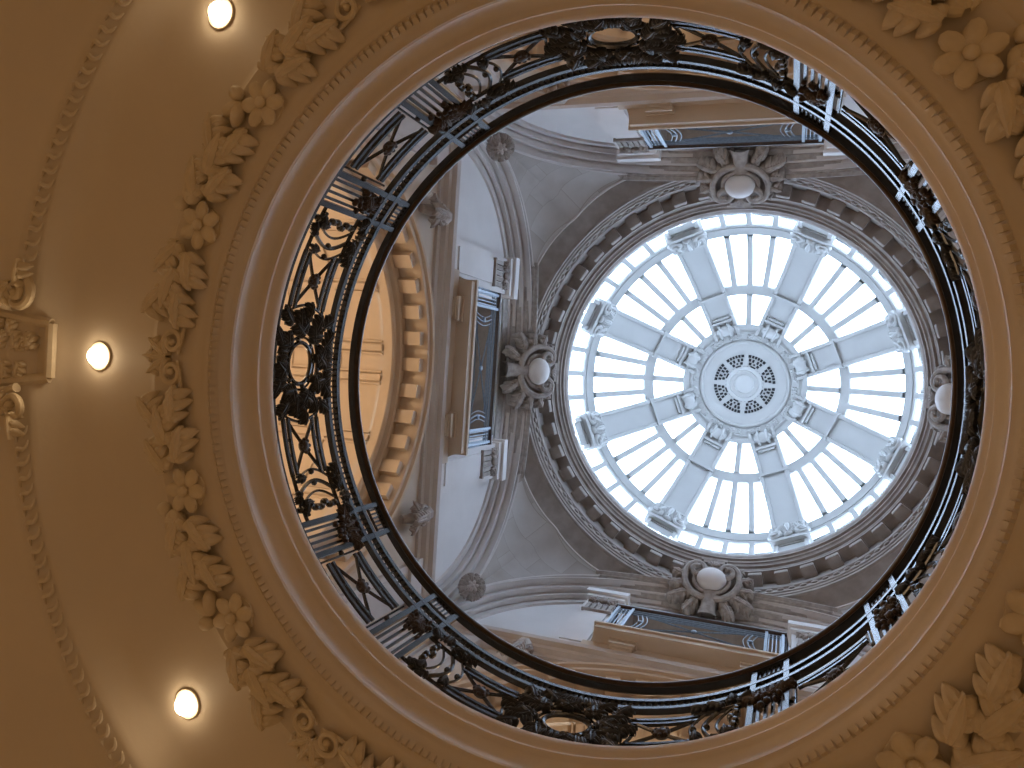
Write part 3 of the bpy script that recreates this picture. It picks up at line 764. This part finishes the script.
# ------------------------------------------------------------------ cartouches under the dome ring
def make_cartouche():
    """x outward, y tangential, z up; the shield leans inward, facing down to the middle"""
    rt = empty('stone_cartouche'); tl = R(38); rt.scale = (.87, .87, .87)
    n = V((-math.cos(tl), 0, -math.sin(tl))); up = V((-math.sin(tl), 0, math.cos(tl))); y = V((0, 1, 0))
    m = MB(); m.ell(n * .20, y * .31, up * .27, n * .20, 24, 14); m.obj('shield', LUNETTE, rt)
    m = MB()
    m.tube([n * .15 + y * (.36 * math.cos(2 * PI * i / 28)) + up * (.32 * math.sin(2 * PI * i / 28)) for i in range(28)], .045, 8, True)
    for s in (-1, 1):
        pts = []                                               # strap from the neck round the shield into a volute beside its top
        for i in range(40):
            t = i / 39
            if t < .55:
                q = t / .55; a = R(-95 + 125 * q); pts.append(n * (.13 + .06 * q) + y * (s * (.10 + .46 * math.cos(a) * (1 if a > -1.57 else .2))) + up * (.50 * math.sin(a) + .06))
            else:
                q = (t - .55) / .45; a = R(30 + 460 * q); r = .21 * (1 - .72 * q); pts.append(n * (.19 + .07 * q) + y * (s * (.316 + r * math.cos(a))) + up * (.205 + r * math.sin(a)))
        m.tube(pts, lambda t: .075 * (1 - .3 * t), 8)
    m.obj('frame', CARVED, rt)
    for s in (-1, 1):
        m = MB()
        for (yy, uu, ang, L, W) in ((.40, -.28, 205, .42, .15), (.48, -.12, 180, .42, .15), (.52, .08, 155, .36, .14), (.28, -.46, 240, .42, .14), (.46, .26, 130, .24, .11), (.60, -.34, 215, .34, .13)):
            a = R(ang); d = y * (-s * math.cos(a)) + up * math.sin(a); sd = up * math.cos(a) + y * (s * math.sin(a)); m.leaf(y * (s * yy) + up * uu - n * .02, d, sd, n, L, W, 3, .12, .08, 0, .14)
        m.obj('leaf_ornament', CARVED, rt)
    m = MB()
    for k in range(5):
        a = R(40 + 25 * k); m.ell(up * .34 + n * .16 + (y * math.cos(a) + up * math.sin(a)) * .09, (y * math.cos(a) + up * math.sin(a)) * .10, (up * math.cos(a) - y * math.sin(a)) * .04, n * .06, 8, 6)
    m.box(up * .47 + n * .12, y * .22, up * .035, n * .08); m.box(up * .54 + n * .10, y * .27, up * .03, n * .10)
    m.obj('shell', CARVED, rt)
    m = MB()
    m.grid([[n * b + up * h + y * (w * s) for s, b in ((-1, -.25), (-1, .12), (-.6, .19), (0, .21), (.6, .19), (1, .12), (1, -.25))] for h, w in ((-.28, .22), (-.40, .16), (-.52, .14), (-.70, .15), (-.80, .18), (-.84, .18))])
    m.obj('pedestal', CARVED, rt)
    m = MB(); m.box(n * -.10, y * .55, up * .40, n * .12); m.obj('back_block', RINGST, rt, smooth=False)
    return rt
CT = make_cartouche()
cts = {2: 'carved stone shield cartouche between the dome ring and the balcony over the warm arch', 3: 'uppermost carved stone shield cartouche touching the dome ring', 1: 'lowest carved stone shield cartouche touching the dome ring', 0: 'carved stone shield cartouche half hidden behind the dark handrail'}
for i, (k, lb) in enumerate(cts.items()):
    loc = pol(3.74, 90 * k, 14.50); rz = R(90 * k + PSI)
    if i == 0: t = CT; t.location = loc; t.rotation_euler = (0, 0, rz)
    else: t = dup(CT, loc, rz)
    tag(t, lb, 'cartouche', 'stone cartouches round the dome ring')

# ------------------------------------------------------------------ carved rosettes in the corners
def make_rosette():
    rt = empty('corner_rosette'); tl = R(45); rt.scale = (.8, .8, .8)
    n = V((-math.cos(tl), 0, -math.sin(tl))); up = V((-math.sin(tl), 0, math.cos(tl))); y = V((0, 1, 0))
    m = MB(); m.ell(n * 0, y * .25, up * .25, n * .10, 24, 8)
    for i in range(11):
        a = 2 * PI * i / 11; d = y * math.cos(a) + up * math.sin(a); s_ = n.cross(d); m.leaf(d * .10 + n * .05, d, s_, n, .20, .10, 3, .06, .02, 0, .10)
    m.obj('leaf_wreath', CARVED, rt)
    m = MB()
    for i in range(6):
        a = 2 * PI * i / 6; d = y * math.cos(a) + up * math.sin(a); m.ell(d * .075 + n * .13, d * .06, n.cross(d) * .04, n * .035, 8, 6)
    m.ell(n * .16, y * .045, up * .045, n * .04); m.obj('flower', STONE, rt)
    return rt
RO = make_rosette()
for i, (dg, lb) in enumerate(((225, 'upper of two carved stone leaf rosettes where the great arches meet'), (135, 'lower of two carved stone leaf rosettes where the great arches meet'))):
    loc = pol(5.30, dg, 11.95); rz = R(dg + PSI)
    if i == 0: t = RO; t.location = loc; t.rotation_euler = (0, 0, rz)
    else: t = dup(RO, loc, rz)
    tag(t, lb, 'rosette', 'carved corner rosettes')

# ------------------------------------------------------------------ balconies
def make_balcony():
    """x outward from the front edge, y along, z up from the slab's underside"""
    rt = empty('balcony'); dep = .56
    half = [(dep, 1.74), (dep - .10, 1.74)] + [(dep - .12 - .36 * math.sin(R(a)), 1.36 + .38 - .36 * (1 - math.cos(R(a)))) for a in range(0, 91, 10)][0:0]
    half = [(dep, 1.74), (dep - .08, 1.74)]
    for a in range(0, 91, 9): half.append((dep - .10 - .34 * math.sin(R(a)), 1.36 + .34 * math.cos(R(a))))   # hollow corner
    half = [(dep, 1.72), (dep - .08, 1.72)] + [(dep - .08 - .34 * (1 - math.cos(R(a))), 1.72 - .34 * math.sin(R(a))) for a in range(0, 91, 9)] + [(0.0, 1.38)]
    out = half + [(x, -y) for x, y in half[::-1]]
    def lay(mb, z0, z1, grow=0.0): mb.prism([(x - (grow if x < dep - .01 else 0), y + math.copysign(grow, y), z0) for x, y in out], (0, 0, z1 - z0))
    m = MB(); lay(m, 0, .12); lay(m, .12, .17, .035); lay(m, .17, .22, .02); m.abox(.235, dep, -1.55, 1.55, -.19, .01); m.obj('slab', WALLST, rt, 30)  # last block is filler, added to stop light bouncing up from the cornice
    for s in (1, -1):
        m = MB(); y0, y1 = sorted((s * .76, s * 1.10)); m.abox(.16, dep, y0, y1, -.22, .0); m.abox(.12, dep, y0 - .03, y1 + .03, -.05, .0); m.abox(.2, dep - .05, y0 + .05, y1 - .05, -.24, -.20); m.abox(.12, .17, y0 - .02, y1 + .02, -.20, -.14); m.obj('bracket', WALLST, rt, smooth=False)
    H0, H1 = .24, 1.32; rl = empty('railing'); rl.parent = rt
    # plan line of the railing
    pl = [(x + .05, y - math.copysign(.05, y)) for x, y in half[1:]]
    plan = pl + [(x, -y) for x, y in pl[::-1]]
    def line(mb, z, r, n=6): mb.tube([V((x, y, z)) for x, y in plan], r, n)
    m = MB(); line(m, H1, .04, 8); m.obj('handrail', WOOD, rl)
    m = MB()
    for z, r in ((H0 + .02, .016), (H0 + .14, .012), (H1 - .30, .012), (H1 - .22, .016), (H1 - .12, .016)): line(m, z, r)
    m.obj('rails', SHEENIRON, rl)
    xf = .05
    for y in (-1.28, -1.04, 1.04, 1.28):
        m = MB(); m.abox(xf - .02, xf + .02, y - .022, y + .022, .22, H1); m.obj('post', SHEENIRON, rl)
    for s in (1, -1):
        for k in range(4):
            m = MB(); y = s * (1.08 + .055 * k); m.abox(xf - .008, xf + .008, y - .008, y + .008, .24, H1 - .12); m.obj('baluster', SHEENIRON, rl)
        m = MB()
        for k in range(3):
            y = s * (.92 - .07 * k); m.tube([V((xf, y - s * .06 * math.sin(PI * i / 8), H0 + .14 + (H1 - .44 - H0) * i / 8)) for i in range(9)], .014 if k == 1 else .009, 6)
        m.ell((xf, s * .82, (H0 + H1 - .16) / 2), (.03, 0, 0), (0, .05, 0), (0, 0, .05)); m.obj('bowed_bars', SHEENIRON, rl)
        m = MB()
        for k in range(2): m.abox(.20 + .18 * k, .215 + .18 * k, min(s * (1.36 + .14 * k), s * (1.375 + .14 * k)), max(s * (1.36 + .14 * k), s * (1.375 + .14 * k)), .24, H1)
        m.obj('side_bar', SHEENIRON, rl)
    m = MB(); a0, a1 = H0 + .14, H1 - .30
    m.tube([V((xf, -.74 + 1.48 * i / 6, a0 + (a1 - a0) * i / 6)) for i in range(7)], .014, 6); m.tube([V((xf, .74 - 1.48 * i / 6, a0 + (a1 - a0) * i / 6)) for i in range(7)], .014, 6)
    m.tube([V((xf, -.74 + 1.48 * i / 6, a0 + .06)) for i in range(7)], .009, 6); m.tube([V((xf, -.74 + 1.48 * i / 6, a1 - .06)) for i in range(7)], .009, 6)
    m.ell((xf, 0, (a0 + a1) / 2), (.03, 0, 0), (0, .05, 0), (0, 0, .06)); m.obj('cross_panel', SHEENIRON, rl)
    return rt
BA = make_balcony()
bls = {2: 'stone balcony with black iron railing over the warm lit arch', 3: 'uppermost stone balcony with black iron railing', 1: 'lowest stone balcony with black iron railing'}
for i, (k, lb) in enumerate(bls.items()):
    loc = pol(3.74, 90 * k, 11.13); rz = R(90 * k + PSI)
    if i == 0: t = BA; t.location = loc; t.rotation_euler = (0, 0, rz)
    else:
        t = dup(BA, loc, rz)
        r0 = [c for c in BA.children if c.name.startswith('railing')][0]; r1 = [c for c in t.children if c.name.startswith('railing')][0]
    tag(t, lb, 'balcony', 'balconies under the great arches')

# ------------------------------------------------------------------ light, sky, camera
def point(name, loc, e, col, size=.15):
    l = bpy.data.lights.new(name, 'POINT'); l.energy = e; l.color = col; l.shadow_soft_size = size
    o = bpy.data.objects.new(name, l); o.location = loc; C.objects.link(o); return o
WARM = (1.0, .73, .47)
for s in (-1, 1): point('vault_lamp', pol(5.9, 180 + s * 17, 6.2), 105, WARM)
for k in (1, 3, 0): point('gallery_lamp', pol(5.7, 90 * k, 9.0), 55, WARM)

w = bpy.data.worlds.new('sky'); bpy.context.scene.world = w; w.use_nodes = True
bg = w.node_tree.nodes['Background']; bg.inputs['Color'].default_value = (0.60, 0.75, 1.0, 1); bg.inputs['Strength'].default_value = 9.2

cam = bpy.data.cameras.new('camera'); co = bpy.data.objects.new('camera', cam); C.objects.link(co)
cam.sensor_width = 36.0; cam.lens = 36.0 * 760 / 1024; cam.clip_start = .05; cam.clip_end = 200
t = R(20.25); x = V((math.cos(t), 0, math.sin(t))); y = V((0, -1, 0)); z = x.cross(y)
co.matrix_world = Matrix(((x.x, y.x, z.x, D), (x.y, y.y, z.y, 0), (x.z, y.z, z.z, EYE), (0, 0, 0, 1)))
sc = bpy.context.scene; sc.camera = co
sc.view_settings.view_transform = 'Standard'; sc.view_settings.look = 'None'; sc.view_settings.gamma = 1; sc.view_settings.use_curve_mapping = False
sc.view_settings.exposure = 0.0
